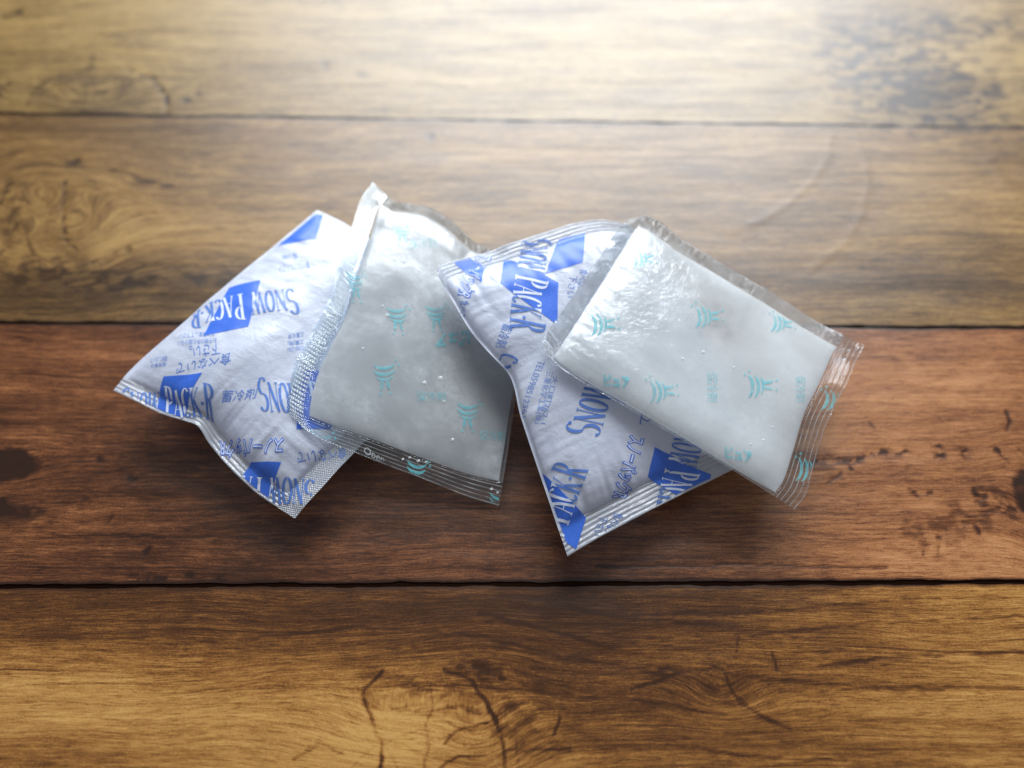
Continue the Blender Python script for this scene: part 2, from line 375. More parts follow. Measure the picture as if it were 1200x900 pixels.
# ------------------------------------------------------------------ table top: planks with recessed joints
WOOD = {'crack': [([(-40.4, -98.5), (-45.7, -105.6), (-41.8, -114.5), (-39.4, -118.8), (-38.9, -127.6)], 1.1, 1.0),
           ([(-21.1, -98.0), (-12.6, -101.3), (-7.8, -108.3), (-3.1, -116.9), (-2.0, -127.6)], 1.1, 1.0), ([(-14.3, -95.9), (-7.9, -98.0), (-2.6, -101.8)], 1.8, 0.8),
           ([(-27.4, -99.5), (-23.4, -109.6), (-26.5, -115.7), (-33.4, -116.9)], 0.5, 0.4), ([(-34.1, -103.6), (-32.2, -109.6)], 0.5, 0.35),
           ([(-20.5, -119.8), (-16.7, -115.7), (-7.7, -114.0)], 0.7, 0.6), ([(-26.1, -126.4), (-25.5, -121.7), (-25.7, -116.9)], 0.6, 0.5),
           ([(-21.5, -126.4), (-16.5, -123.6), (-7.6, -123.1)], 0.6, 0.6), ([(-58.8, -120.0), (-60.7, -121.7), (-65.0, -124.1)], 0.7, 0.6),
           ([(-51.0, -122.2), (-54.9, -121.2), (-61.3, -120.7)], 0.6, 0.55), ([(-39.5, -118.3), (-31.9, -120.3), (-25.4, -124.1)], 0.35, 0.35),
           ([(-39.5, -118.3), (-28.2, -118.3), (-15.4, -118.1)], 0.3, 0.3), ([(-39.5, -118.3), (-45.7, -124.1), (-48.5, -127.6)], 0.35, 0.35),
           ([(-39.5, -118.3), (-35.6, -124.1), (-32.9, -127.6)], 0.3, 0.3), ([(-1.5, -121.7), (10.2, -121.2), (17.4, -121.2)], 0.6, 0.6),
           ([(1.3, -112.0), (1.3, -119.3), (2.0, -126.4)], 0.5, 0.5), ([(14.5, -112.0), (12.8, -116.9)], 0.6, 0.6),
           ([(36.7, -104.1), (52.8, -99.0), (64.8, -97.7), (67.1, -103.3), (69.3, -108.1), (77.6, -112.8), (84.0, -115.0)], 0.7, 0.7),
           ([(64.8, -97.7), (68.0, -105.1), (72.7, -109.6)], 0.6, 0.5), ([(45.5, -98.2), (52.9, -98.0)], 0.7, 0.5),
           ([(36.5, -107.1), (67.3, -111.5), (77.6, -112.5)], 0.8, 0.35), ([(81.2, -93.1), (81.9, -98.2)], 0.6, 0.5), ([(71.4, -88.1), (69.8, -92.8)], 0.6, 0.4),
           ([(46.1, -119.3), (68.7, -123.1), (99.0, -124.5)], 0.6, 0.4), ([(-178.5, 155.2), (-178.6, 144.6), (-177.2, 125.1)], 1.4, 0.35),
           ([(-162.7, 148.4), (-150.9, 142.7), (-143.4, 131.5), (-142.2, 124.2)], 2.4, 0.7),
           ([(-202.0, 124.2), (-199.8, 136.6), (-194.0, 142.7), (-177.3, 149.4)], 1.6, 0.45), ([(-221.2, 179.1), (-215.8, 181.7)], 3, 0.7),
           ([(-213.8, 135.2), (-212.0, 139.9)], 4, 0.8), ([(-135.4, 130.6), (-130.9, 133.4)], 3, 0.6), ([(-79.7, 150.8), (-78.2, 149.4)], 3.2, 0.7),
           ([(-64.2, 145.6), (-61.9, 143.7)], 2.6, 0.4), ([(-34.0, 112.6), (-32.9, 110.8)], 3, 0.7),
           ([(-176.5, 89.3), (-174.7, 73.7), (-169.8, 59.8), (-166.0, 57.1)], 1.5, 0.6), ([(-176.1, 98.7), (-173.9, 99.5)], 4, 0.75),
           ([(-164.6, 79.8), (-159.3, 69.7), (-162.9, 57.9)], 1.2, 0.35), ([(-200.2, 77.8), (-198.6, 85.2), (-198.2, 89.3)], 3.5, 0.6),
           ([(-191.7, 69.7), (-193.9, 57.9), (-194.6, 54.0)], 1.6, 0.5), ([(-190.5, 71.7), (-181.6, 54.0), (-171.1, 50.1)], 1.2, 0.4),
           ([(-176.1, 50.9), (-168.6, 54.0)], 3, 0.5), ([(-158.3, 50.9), (-146.5, 57.1)], 3, 0.5), ([(-159.9, 94.4), (-143.5, 88.1), (-134.9, 86.8)], 2.5, 0.4),
           ([(98.9, -30.7), (107.9, -29.1), (116.6, -29.1), (125.9, -26.0), (135.3, -25.7)], 2.6, 0.75), ([(114.8, -31.6), (117.8, -35.9)], 1.6, 0.8),
           ([(106.7, -36.8), (111.5, -33.8)], 1.2, 0.5), ([(146.6, -24.7), (146.7, -27.2)], 3.2, 0.85), ([(155.2, -26.0), (155.5, -27.2)], 3, 0.85),
           ([(166.6, -24.7), (168.8, -27.9)], 2.4, 0.75), ([(173.9, -26.0), (176.9, -26.9)], 3, 0.7), ([(135.2, -38.9), (136.3, -40.8)], 3, 0.7),
           ([(137.2, -40.8), (141.3, -40.2)], 1.5, 0.5), ([(147.6, -51.5), (149.2, -52.0)], 3, 0.85), ([(147.3, -48.5), (149.0, -47.3)], 2, 0.7),
           ([(149.4, -50.9), (153.2, -51.5), (154.3, -54.4)], 1.4, 0.6), ([(154.8, -38.9), (157.2, -43.8), (160.7, -47.3), (164.9, -47.3)], 2.4, 0.6),
           ([(155.6, -44.4), (160.8, -40.2)], 2, 0.6), ([(156.4, -47.3), (162.3, -46.1)], 1.4, 0.5), ([(161.6, -42.9), (167.9, -46.7)], 2, 0.6),
           ([(140.6, -55.5), (143.3, -53.2)], 2.6, 0.6), ([(134.3, -61.8), (135.4, -59.0)], 1.2, 0.5), ([(138.5, -63.3), (139.9, -59.0)], 1, 0.5),
           ([(173.3, -10.6), (173.5, -14.8), (171.6, -18.1)], 1.2, 0.6), ([(149.2, -11.6), (149.2, -13.2)], 1.5, 0.4), ([(124.7, -15.2), (125.7, -16.5)], 1.2, 0.4),
           ([(-134.4, -50.9), (-133.0, -47.9)], 1.1, 0.6), ([(-141.6, -27.9), (-140.6, -28.5)], 2, 0.5), ([(-143.0, -43.2), (-142.6, -43.8)], 2.4, 0.4),
           ([(-128.6, -35.3), (-127.5, -36.8)], 2.6, 0.5), ([(-119.9, -61.3), (-118.7, -59.8)], 1.4, 0.5), ([(-122.6, -70.0), (-118.9, -70.5)], 3.4, 0.8),
           ([(-114.2, -70.3), (-112.3, -70.5)], 2.6, 0.7), ([(-104.7, -69.7), (-100.5, -70.3)], 3.6, 0.8), ([(-97.0, -69.7), (-94.2, -70.3)], 3, 0.8),
           ([(-167.5, -60.4), (-145.3, -59.8), (-120.0, -60.4)], 0.5, -0.35), ([(-151.9, -55.2), (-112.4, -55.5), (-84.3, -56.1)], 0.7, 0.4),
           ([(49.7, -68.0), (69.0, -68.0), (110.6, -66.9), (165.8, -67.5)], 0.5, -0.3), ([(27.7, -65.8), (83.2, -65.2), (121.8, -66.4)], 0.9, 0.5),
           ([(-10.8, -80.7), (13.4, -86.5), (32.0, -91.8)], 1.0, 0.45), ([(5.5, -75.8), (32.5, -81.7), (70.0, -85.2)], 0.9, 0.4),
           ([(-85.7, -89.2), (-48.5, -85.2), (-10.7, -87.9), (15.9, -94.4), (47.5, -99.5)], 0.9, 0.35), ([(69.8, -87.9), (107.9, -84.4), (162.5, -81.7)], 0.8, 0.45),
           ([(65.9, -99.5), (104.9, -103.6), (157.3, -103.6)], 1.4, 0.35), ([(95.3, -97.0), (125.0, -93.9), (159.8, -92.8)], 1.1, 0.5),
           ([(37.9, -81.2), (81.4, -80.1), (136.6, -75.8)], 0.7, 0.4)],
 'knot': [([(-33.5, -114.5)], 24, 13, -0.05, 0.55), ([(-6.4, -114.5)], 12, 16, 0.05, 0.5), ([(173.4, -41.4)], 6, 11, 0.95, 0.5), ([(-174.5, -30.7)], 14, 7, 0.8, 0.5),
          ([(-172.4, -45.8)], 9, 4, 0.5, 0.2), ([(-174.6, 135.2)], 28, 16, 0.16, 0.7), ([(-168.9, 71.7)], 16, 20, 0.12, 1.0), ([(-192.1, 71.7)], 9, 18, 0.1, 0.9),
          ([(174.4, 134.3)], 20, 16, 0.05, 0.5), ([(148.5, 173.0)], 18, 12, 0.1, 0.6), ([(64.1, -105.1)], 11, 7, 0.05, 0.5), ([(26.5, -22.8)], 40, 14, 0.05, 0.3)],
 'blotch': [([(-140.8, -107.1)], 60, 16, 0.22), ([(-77.1, -116.9)], 50, 14, 0.16), ([(-25.6, -118.8)], 46, 18, 0.36), ([(157.2, -81.2)], 50, 26, 0.2),
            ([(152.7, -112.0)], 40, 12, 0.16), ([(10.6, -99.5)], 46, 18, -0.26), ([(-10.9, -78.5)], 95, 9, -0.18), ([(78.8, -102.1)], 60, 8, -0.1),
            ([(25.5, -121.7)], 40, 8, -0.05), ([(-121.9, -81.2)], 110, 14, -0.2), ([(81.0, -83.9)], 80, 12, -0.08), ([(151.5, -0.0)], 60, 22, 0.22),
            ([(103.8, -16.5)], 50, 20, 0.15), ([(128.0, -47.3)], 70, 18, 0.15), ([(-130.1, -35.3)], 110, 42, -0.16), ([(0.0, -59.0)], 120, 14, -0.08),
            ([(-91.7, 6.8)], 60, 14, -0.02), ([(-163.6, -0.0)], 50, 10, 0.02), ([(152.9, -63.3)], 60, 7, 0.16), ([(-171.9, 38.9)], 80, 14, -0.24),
            ([(-85.7, 37.0)], 60, 14, -0.18), ([(-175.1, 69.7)], 60, 22, 0.12), ([(-114.6, 61.8)], 60, 14, 0.08), ([(127.9, 42.6)], 100, 8, -0.2),
            ([(99.1, 69.7)], 80, 6, -0.12), ([(171.8, 69.7)], 60, 14, 0.12), ([(34.0, 94.4)], 120, 20, 0.05), ([(-167.0, 173.0)], 110, 24, 0.14),
            ([(-174.2, 133.4)], 30, 12, -0.1), ([(177.5, 132.0)], 24, 12, -0.3), ([(204.6, 158.1)], 22, 24, 0.18), ([(166.3, 148.4)], 20, 9, -0.18),
            ([(188.8, 170.5)], 26, 5, -0.2), ([(36.5, 158.1)], 150, 40, 0.12)],
 'mottle': [([(174.9, 136.6)], 34, 20, 0.9), ([(150.2, 160.6)], 22, 14, 0.6), ([(196.7, 173.0)], 30, 10, 0.6), ([(-6.5, -112.0)], 12, 12, 0.15),
            ([(-10.6, -98.2)], 12, 6, 0.3), ([(159.9, -44.4)], 14, 9, 0.4), ([(116.5, -29.7)], 24, 4, 0.4), ([(-34.3, -100.0)], 18, 5, 0.25),
            ([(-195.4, 71.7)], 14, 18, 0.2), ([(-174.3, 50.1)], 26, 5, 0.3), ([(-165.3, -45.8)], 16, 5, 0.5), ([(137.6, -56.1)], 14, 9, 0.3),
            ([(5.2, -114.5)], 16, 10, 0.2), ([(-143.9, 42.6)], 60, 6, 0.35)],
 'crease': [([(129.8, 111.7), (126.8, 100.8), (118.2, 88.1), (108.5, 78.6), (97.6, 70.5), (92.4, 68.9)], 1.6, 0.22),
            ([(139.9, 111.7), (141.9, 98.7), (140.8, 86.0), (136.1, 73.7), (127.4, 59.8), (112.7, 48.2)], 1.8, 0.18),
            ([(82.2, 65.7), (92.4, 68.9), (101.3, 73.7)], 2, 0.12), ([(191.5, 98.7), (195.9, 88.1), (199.7, 75.7)], 3, 0.2),
            ([(7.3, 158.1), (21.5, 141.3), (30.2, 132.0)], 3, 0.15), ([(-155.3, -112.0), (-141.1, -105.8), (-110.4, -102.1)], 2.5, 0.07),
            ([(-94.6, -102.1), (-79.7, -94.4)], 2.5, 0.06)]}
JOINTS = [[(-211.1, 123.8), (209.3, 116.1)], [(-187.7, 25.0), (187.2, 22.9)], [(-164.7, -72.2), (165.0, -70.8)]]
def seg_dist(px, py, pts):
    best = np.full(px.shape, 1e9)
    if len(pts) == 1: return np.hypot(px - pts[0][0], py - pts[0][1])
    for (ax, ay), (bx, by) in zip(pts[:-1], pts[1:]):
        dx, dy = bx - ax, by - ay; L = dx * dx + dy * dy + 1e-9
        t = np.clip(((px - ax) * dx + (py - ay) * dy) / L, 0, 1)
        best = np.minimum(best, np.hypot(px - ax - t * dx, py - ay - t * dy))
    return best

def jl(j):      # joint as y = a + b x
    (x0, y0), (x1, y1) = j; b = (y1 - y0) / (x1 - x0); return (y0 - b * x0, b)
lines = [jl(j) for j in JOINTS]                       # far to near
W0 = 92.0
lines = [(lines[0][0] + 2 * W0, lines[0][1]), (lines[0][0] + W0, lines[0][1])] + lines + [(lines[2][0] - W0, lines[2][1]), (lines[2][0] - 2 * W0, lines[2][1])]
gaps = [0.6, 0.6, 0.4, 0.8, 1.4, 1.0, 1.0]
PLANK_STOPS = [PALE, PALE, TAN, RED, GOLD, RED]

def plank(k, parent):
    (a1, b1), (a0, b0) = lines[k], lines[k + 1]; vis = 1 <= k <= 4
    step = 0.62 if vis else 3.0; xw = 240.0
    nx = int(2 * xw / step) + 1; ny = int(W0 / step) + 1
    x = np.linspace(-xw, xw, nx)[None, :] + np.zeros((ny, 1)); t = np.linspace(0, 1, ny)[:, None] + 0 * x
    wob = lambda s: 0.5 * fbm(x / 9.0, 0 * x + 0.5, s, 3) + 0.5 * np.clip(vnoise(x / 6.0, 0 * x + .5, s + 9) - .45, 0, 1)
    ylo = a0 + b0 * x + gaps[k + 1] / 2 + wob(40 + k); yhi = a1 + b1 * x - gaps[k] / 2 - wob(60 + k)
    y = ylo + (yhi - ylo) * t
    e = np.minimum(y - ylo, yhi - y)
    z = -0.03 * np.exp(-(e / 0.5) ** 2) + 0.05 * fbm(x / 30, y / 8, 5 + k)
    flow = y + 2.6 * fbm(x / 70, y / 22, 80 + k, 3); along = x + 0.0
    tone = np.zeros_like(x); dark = np.zeros_like(x)
    for pts, rx, ry, dk, sw in WOOD['knot']:
        cx, cy = pts[0]
        d = y - cy; r2 = ((x - cx) / rx) ** 2 + (d / ry) ** 2
        flow = flow - sw * d * np.exp(-r2 * 0.5) + sw * 9 * np.exp(-r2 * 0.8)
        wobble = 0.25 * fbm(x / 6, y / 6, 91, 3)
        dark = dark + dk * smooth01((1.0 + wobble - np.sqrt(r2)) * 2.2) * np.clip(0.75 + 0.6 * fbm(x / 5, y / 3, 93, 3), 0, 1.2)
    for pts, rx, ry, s in WOOD['mottle']:
        cx, cy = pts[0]; dark = dark + s * np.exp(-((x - cx) / rx) ** 2 - ((y - cy) / ry) ** 2) * smooth01(0.25 + 1.7 * fbm(x / 4.5, y / 2.6, 131, 4))
    for pts, rx, ry, s in WOOD['blotch']:
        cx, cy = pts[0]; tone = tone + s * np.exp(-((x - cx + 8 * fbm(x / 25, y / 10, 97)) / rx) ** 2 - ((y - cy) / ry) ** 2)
    jx = x + 0.7 * fbm(x / 4, y / 4, 71, 3); jy = y + 0.7 * fbm(x / 4, y / 4, 72, 3)
    brk = fbm(x / 7, y / 7, 73, 3); spk = fbm(x / 2.6, y / 1.7, 74, 3)
    for pts, w, dp in WOOD['crack']:
        p = np.array(pts); near = (p[:, 1].min() - 8 < yhi.max()) and (p[:, 1].max() + 8 > ylo.min())
        if near:
            d = seg_dist(jx, jy, pts); c = np.exp(-(d / (0.42 * w + .12)) ** 2) * dp * np.clip(0.72 + 0.75 * brk, 0.05, 1.1) if w < 1.5 else np.exp(-(d / (0.5 * w)) ** 2) * dp * smooth01(0.42 + 1.5 * spk)
            inside = 1.0
            dark = np.where(c > 0, np.maximum(dark, c), dark); tone = tone + np.where(c < 0, -c * .6, 0)
            if dp > .45: z = z - 0.06 * np.exp(-(d / (0.5 * w)) ** 2)
    for pts, w, hh in WOOD['crease']:
        z = z + 0.22 * hh * np.exp(-(seg_dist(x + .4 * fbm(x / 9, y / 9, 75), y, pts) / w) ** 2)
    dark = dark + 0.75 * np.exp(-(e / 0.55) ** 2)
    tone = tone + 0.05 * fbm(x / 40, y / 12, 33 + k)
    # skirt
    top = np.stack([x, y, z], -1)
    lo = top[:1].copy(); lo[..., 2] = -5; hi = top[-1:].copy(); hi[..., 2] = -5
    V = np.concatenate([lo, top[:1], top, top[-1:], hi], 0); ext = lambda a: np.concatenate([a[:1], a[:1], a, a[-1:], a[-1:]], 0)
    keep = np.ones((ny + 3, nx - 1), bool); keep[1] = False; keep[-2] = False
    return mesh_obj('plank', V.reshape(-1, 3), grid_faces(ny + 4, nx, keep), wood_material('wood_%d' % k, 3.7 * k + 1.0, PLANK_STOPS[k]), parent,
                    attrs=dict(flow=ext(flow).ravel(), along=ext(along).ravel(), tone=ext(tone).ravel(), dark=np.clip(ext(dark), 0, 1.1).ravel()))

tabletop = empty('tabletop'); tabletop['kind'] = 'structure'
for k in range(6): plank(k, tabletop)
base_m = NT('brown_seam_wood'); base_m = base_m.done(base_m.bsdf('Diffuse', Color=(.016, .007, .004, 1)))  # dark brown of the printed seams, seen through the plank joints
bx = np.array([(-240, -260, -0.45), (240, -260, -0.45), (240, 330, -0.45), (-240, 330, -0.45), (-240, -260, -6), (240, -260, -6), (240, 330, -6), (-240, 330, -6)], float)
mesh_obj('backing_board', bx, [(0, 1, 2, 3), (7, 6, 5, 4), (0, 4, 5, 1), (1, 5, 6, 2), (2, 6, 7, 3), (3, 7, 4, 0)], base_m, tabletop, smooth=False)

# ------------------------------------------------------------------ the four packs
PACKS = {'A': {'n': (240, 240),
       'seed': 3,
       'seal': (1.5, 7, 5.5, 2),
       'rise': (30, 24, 26, 24),
       'power': 1.0,
       'top': 7,
       'bottom': 9,
       'crease': (0.6, 1.2, 1.2, 0.6),
       'lump': 0.8,
       'wave': (0.2, 0.5, 1.0, 0.5),
       'ribs': ((0, 0), (0, 0), (0, 0), (0, 0)),
       'front': [(-134.4, -9.3, 14.0), (-125.5, -13.9, 15.0), (-115.8, -18.7, 16.0), (-107.5, -21.6, 17.0), (-103.3, -23.3, 16.0), (-99.2, -28.8, 14.0),
                 (-91.7, -36.8, 13.0), (-82.7, -44.6, 12.0), (-69.7, -52.9, 11.0)],
       'left': [(-134.4, -9.3, 14.0), (-130.3, -2.7, 15.0), (-117.4, 11.0, 17.0), (-101.8, 28.6, 18.0), (-86.1, 46.8, 17.0), (-72.1, 64.3, 15.0)],
       'back': [(-72.1, 64.3, 15.0), (-61.6, 59.6, 13.0), (-37.7, 43.8, 7.0), (-12.2, 19.2, 6.0)],
       'right': [(-69.7, -52.9, 11.0), (-59.4, -40.9, 13.0), (-49.2, -28.1, 13.0), (-29.6, -3.4, 7.0), (-12.2, 19.2, 6.0)]},
 'B': {'n': (220, 260),
       'seed': 11,
       'seal': (7.5, 0.8, 8, 4),
       'rise': (18, 10, 16, 9),
       'power': 1.3,
       'top': 2.2,
       'bottom': 7,
       'crease': (0.1, 0.1, 0.12, 0.3),
       'lump': 0.22,
       'wave': (0.5, 0.2, 0.3, 1.0),
       'front': [(-68.6, -25.0, 20.0), (-62.9, -28.4, 19.5), (-47.0, -34.1, 16.0), (-27.8, -40.4, 11.5), (-13.9, -45.3, 9.0), (-4.2, -47.9, 8.0)],
       'left': [(-68.6, -25.0, 20.0), (-73.2, -18.4, 21.5), (-72.1, -4.6, 22.5), (-67.8, 7.4, 23.0), (-62.6, 21.4, 23.0), (-60.3, 35.9, 23.0), (-57.4, 51.0, 22.0),
                (-54.8, 65.3, 21.0), (-51.2, 72.2, 21.0)],
       'back': [(-51.2, 72.2, 21.0), (-42.1, 64.5, 20.0), (-31.2, 63.3, 19.0), (-21.8, 57.2, 18.0), (-12.4, 49.6, 15.0), (10.9, 43.6, 9.0)],
       'right': [(-4.2, -47.9, 8.0), (-1.4, -29.5, 9.0), (1.2, -11.3, 10.0), (6.0, 15.2, 10.0), (10.9, 43.6, 9.0)]},
 'C': {'n': (260, 220),
       'seed': 23,
       'seal': (6, 8.5, 1.2, 2),
       'rise': (18, 18, 24, 18),
       'power': 1.0,
       'top': 5.5,
       'bottom': 7,
       'crease': (1.1, 1.0, 0.7, 0.3),
       'lump': 0.75,
       'wave': (0.7, 0.5, 0.3, 0.3),
       'front': [(-25.6, 27.9, 28.0), (-20.1, 17.7, 28.0), (-14.2, 7.2, 27.0), (-7.0, -1.9, 26.0), (-0.6, -8.8, 24.0), (2.8, -22.2, 22.0), (9.8, -43.2, 17.0),
                 (17.4, -65.7, 12.0)],
       'left': [(-25.6, 27.9, 28.0), (-24.6, 31.7, 28.0), (-8.8, 37.2, 28.0), (11.9, 45.4, 28.0), (28.6, 51.5, 27.0), (41.8, 51.1, 25.0)],
       'back': [(41.8, 51.1, 25.0), (56.7, 30.1, 20.0), (72.3, -4.0, 15.0), (84.7, -29.7, 11.0)],
       'right': [(17.4, -65.7, 12.0), (26.9, -60.2, 13.0), (39.3, -53.5, 13.0), (55.1, -45.2, 12.0), (73.3, -36.0, 11.0), (84.7, -29.7, 11.0)]},
 'D': {'n': (280, 200),
       'seed': 37,
       'seal': (6, 7.5, 0.8, 5.5),
       'rise': (16, 14, 12, 10),
       'power': 1.3,
       'top': 2.6,
       'bottom': 6,
       'crease': (0.3, 0.1, 0.08, 0.12),
       'lump': 0.25,
       'wave': (1.0, 0.9, 0.2, 0.5),
       'front': [(9.1, -0.7, 32.0), (15.0, -9.3, 32.0), (38.0, -22.8, 28.0), (67.4, -39.3, 22.0), (89.5, -51.7, 16.0)],
       'left': [(9.1, -0.7, 32.0), (15.4, 8.9, 33.0), (25.7, 25.4, 33.0), (34.6, 40.8, 32.0), (40.1, 49.4, 31.0)],
       'back': [(40.1, 49.4, 31.0), (49.4, 50.4, 29.0), (59.8, 43.5, 26.0), (74.5, 34.9, 23.0), (89.4, 26.9, 19.0), (107.0, 16.5, 15.0), (122.1, 8.5, 13.0)],
       'right': [(89.5, -51.7, 16.0), (93.4, -46.9, 16.0), (97.8, -36.7, 16.0), (102.9, -23.7, 17.0), (109.7, -12.4, 16.0), (116.6, -0.3, 14.0), (122.1, 8.5, 13.0)]}}
PRINT = [('A', 'logo', (0.1188, -0.0776), (0.3519, 0.1304), (-0.0851, 0.1007)), ('A', 'text:蓄冷剤', (0.4542, 0.1134), (0.1027, 0.1004), (-0.0264, 0.0308)),
 ('A', 'logo', (0.6153, 0.1982), (0.341, 0.2365), (-0.1257, 0.0674)), ('A', 'text:食べないで', (0.3452, 0.2805), (-0.1652, -0.1037), (0.0354, -0.0433)),
 ('A', 'text:下さい。', (0.2607, 0.302), (-0.1008, -0.053), (0.0493, -0.0419)), ('A', 'text:お子様の手の届かない', (0.2283, 0.3147), (-0.136, -0.0664), (0.0208, -0.0178)),
 ('A', 'text:所に保管して下さい', (0.1918, 0.3367), (-0.1256, -0.061), (0.0231, -0.0184)), ('A', 'text:開封しないで', (0.113, 0.1849), (-0.0646, -0.0301), (0.0192, -0.0167)),
 ('A', 'text:使用後は', (0.1319, 0.1642), (-0.0545, -0.0287), (0.0158, -0.0137)), ('A', 'text:三重化学', (0.4688, 0.4907), (-0.036, -0.0485), (0.0189, -0.0124)),
 ('A', 'text:工業(株)', (0.4944, 0.4742), (-0.0397, -0.0499), (0.0214, -0.0125)), ('A', 'text:0598512361', (0.523, 0.4574), (-0.0445, -0.0492), (0.0162, -0.0109)),
 ('A', 'logo', (0.284, 0.6209), (-0.313, -0.2276), (0.1193, -0.0863)), ('A', 'panel', (0.1456, 1.0595), (-0.3035, -0.2027), (0.1098, -0.085)),
 ('A', 'text:食べないで下さい', (0.2151, 0.7534), (-0.081, -0.0774), (0.0369, -0.0254)), ('A', 'text:保冷剤', (0.1399, 0.7624), (-0.0461, -0.034), (0.0303, -0.0191)),
 ('A', 'outline:スノーパックR', (0.7603, 0.1894), (-0.2147, -0.1546), (0.0406, -0.0367)), ('A', 'text:食べないで', (0.9596, 0.3026), (-0.1237, -0.1177), (0.0331, -0.0321)),
 ('A', 'logo', (0.9583, 0.1501), (-0.3584, -0.207), (0.0752, -0.0859)), ('C', 'logo', (-0.0185, 0.4743), (0.3296, -0.3313), (0.0632, 0.1069)),
 ('C', 'text:蓄冷剤', (0.2892, 0.1345), (0.0511, -0.0973), (0.0219, 0.0308)), ('C', 'logo', (0.3088, -0.0073), (0.1162, -0.379), (0.105, 0.0914)),
 ('C', 'outline:スノーパックR', (-0.0183, 0.2533), (0.1452, -0.2103), (0.0463, 0.0341)), ('C', 'panel', (-0.0635, 0.2369), (0.1535, -0.162), (0.0396, 0.0519)),
 ('C', 'text:食べないで', (0.1474, 0.036), (0.034, -0.105), (0.0294, 0.0407)), ('C', 'text:三重化学工業(株)', (0.4848, 0.1738), (0.1257, -0.123), (0.0139, 0.0316)),
 ('C', 'text:TEL0598512361', (0.4441, 0.1552), (0.1184, -0.1533), (0.0139, 0.0262)), ('C', 'text:大口町262-1', (0.5078, 0.1976), (0.1141, -0.1182), (0.0119, 0.0239)),
 ('C', 'logo', (1.0245, -0.0976), (-0.2094, 0.2981), (-0.0764, -0.1157)), ('C', 'logo', (0.7417, 0.2922), (-0.294, 0.3611), (-0.0648, -0.1279)),
 ('C', 'outline:スノーパックR', (0.773, 0.4245), (0.1386, -0.1612), (0.0286, 0.0635)), ('C', 'logo', (0.7965, 0.6522), (0.225, -0.2508), (0.0618, 0.1401)),
 ('C', 'text:食べないで', (0.9554, 0.2528), (0.0492, -0.1037), (0.0208, 0.0373)), ('C', 'text:下さい', (0.9441, 0.1892), (0.0379, -0.0596), (0.0185, 0.0304)),
 ('C', 'text:で', (0.7742, 0.5287), (-0.03, 0.0364), (-0.0219, -0.0478)), ('C', 'panel', (0.0905, 0.8525), (-0.0257, -0.4283), (0.0759, -0.0319)),
 ('C', 'text:食べないで', (0.1964, 0.582), (0.0879, -0.0996), (0.0156, 0.0292)), ('C', 'text:下さい', (0.205, 0.5252), (0.0709, -0.0815), (0.0151, 0.0251)),
 ('B', 'emblem', (0.3179, 0.3284), (0.1128, 0.0443), (0.0478, -0.0997)), ('B', 'emblem', (0.0862, 0.0378), (0.1526, 0.0225), (-0.1903, -0.1877)),
 ('B', 'emblem', (0.5568, 0.0635), (0.1199, 0.0166), (-0.0447, -0.1242)), ('B', 'emblem', (0.7305, 0.3283), (0.1226, 0.0271), (0.0211, -0.1069)),
 ('B', 'emblem', (0.94, 0.0469), (0.1092, 0.0047), (0.0157, -0.096)), ('B', 'emblem', (0.0335, 0.6289), (0.1183, 0.0258), (0.0535, -0.1024)),
 ('B', 'emblem', (0.2763, 0.541), (0.1217, 0.0347), (0.0449, -0.092)), ('B', 'emblem', (0.4622, 0.6088), (0.1261, 0.062), (0.036, -0.0874)),
 ('B', 'emblem', (0.1896, 0.8994), (0.1255, -0.0026), (0.0381, -0.0976)), ('B', 'emblem', (0.7291, -0.0549), (0.1026, 0.0041), (-0.0053, -0.067)),
 ('B', 'hollow:ピュア', (0.7177, 0.605), (-0.1558, -0.0721), (0.0124, -0.0504)), ('B', 'text:保冷剤', (0.3256, 0.7806), (0.1321, 0.0675), (-0.0163, 0.0368)),
 ('B', 'text:保冷剤', (0.5624, 0.2643), (0.1253, 0.0438), (-0.0136, 0.0343)), ('B', 'text:保冷剤', (0.8709, 0.209), (0.111, 0.024), (-0.0078, 0.0366)),
 ('B', 'white:Open', (0.326, 0.0025), (0.0928, -0.0107), (0.0309, 0.0436)), ('D', 'emblem', (0.4336, 0.5201), (-0.0507, 0.1373), (0.0856, 0.0906)),
 ('D', 'emblem', (0.1404, 0.192), (-0.0541, 0.1245), (0.0816, 0.0841)), ('D', 'emblem', (0.4123, 0.0541), (-0.049, 0.1185), (0.0833, 0.0768)),
 ('D', 'emblem', (0.6989, 0.3361), (-0.0391, 0.1334), (0.094, 0.087)), ('D', 'emblem', (0.1393, 0.6196), (-0.0441, 0.1241), (0.0758, 0.0879)),
 ('D', 'emblem', (0.6702, 0.7349), (-0.0299, 0.1402), (0.0848, 0.082)), ('D', 'emblem', (0.9509, 0.4978), (-0.025, 0.1489), (0.1019, 0.0843)),
 ('D', 'emblem', (0.9422, 0.1061), (-0.0149, 0.1497), (0.0963, 0.068)), ('D', 'text:保冷剤', (0.5406, 0.3539), (0.0375, -0.1346), (0.0352, 0.0305)),
 ('D', 'text:保冷剤', (0.8227, 0.5986), (0.041, -0.1241), (0.0324, 0.0353)), ('D', 'hollow:ピュア', (0.2652, 0.0332), (0.0714, 0.049), (-0.0195, 0.0429)),
 ('D', 'hollow:ピュア', (0.7161, 0.03), (0.0797, 0.044), (-0.0212, 0.0423))]
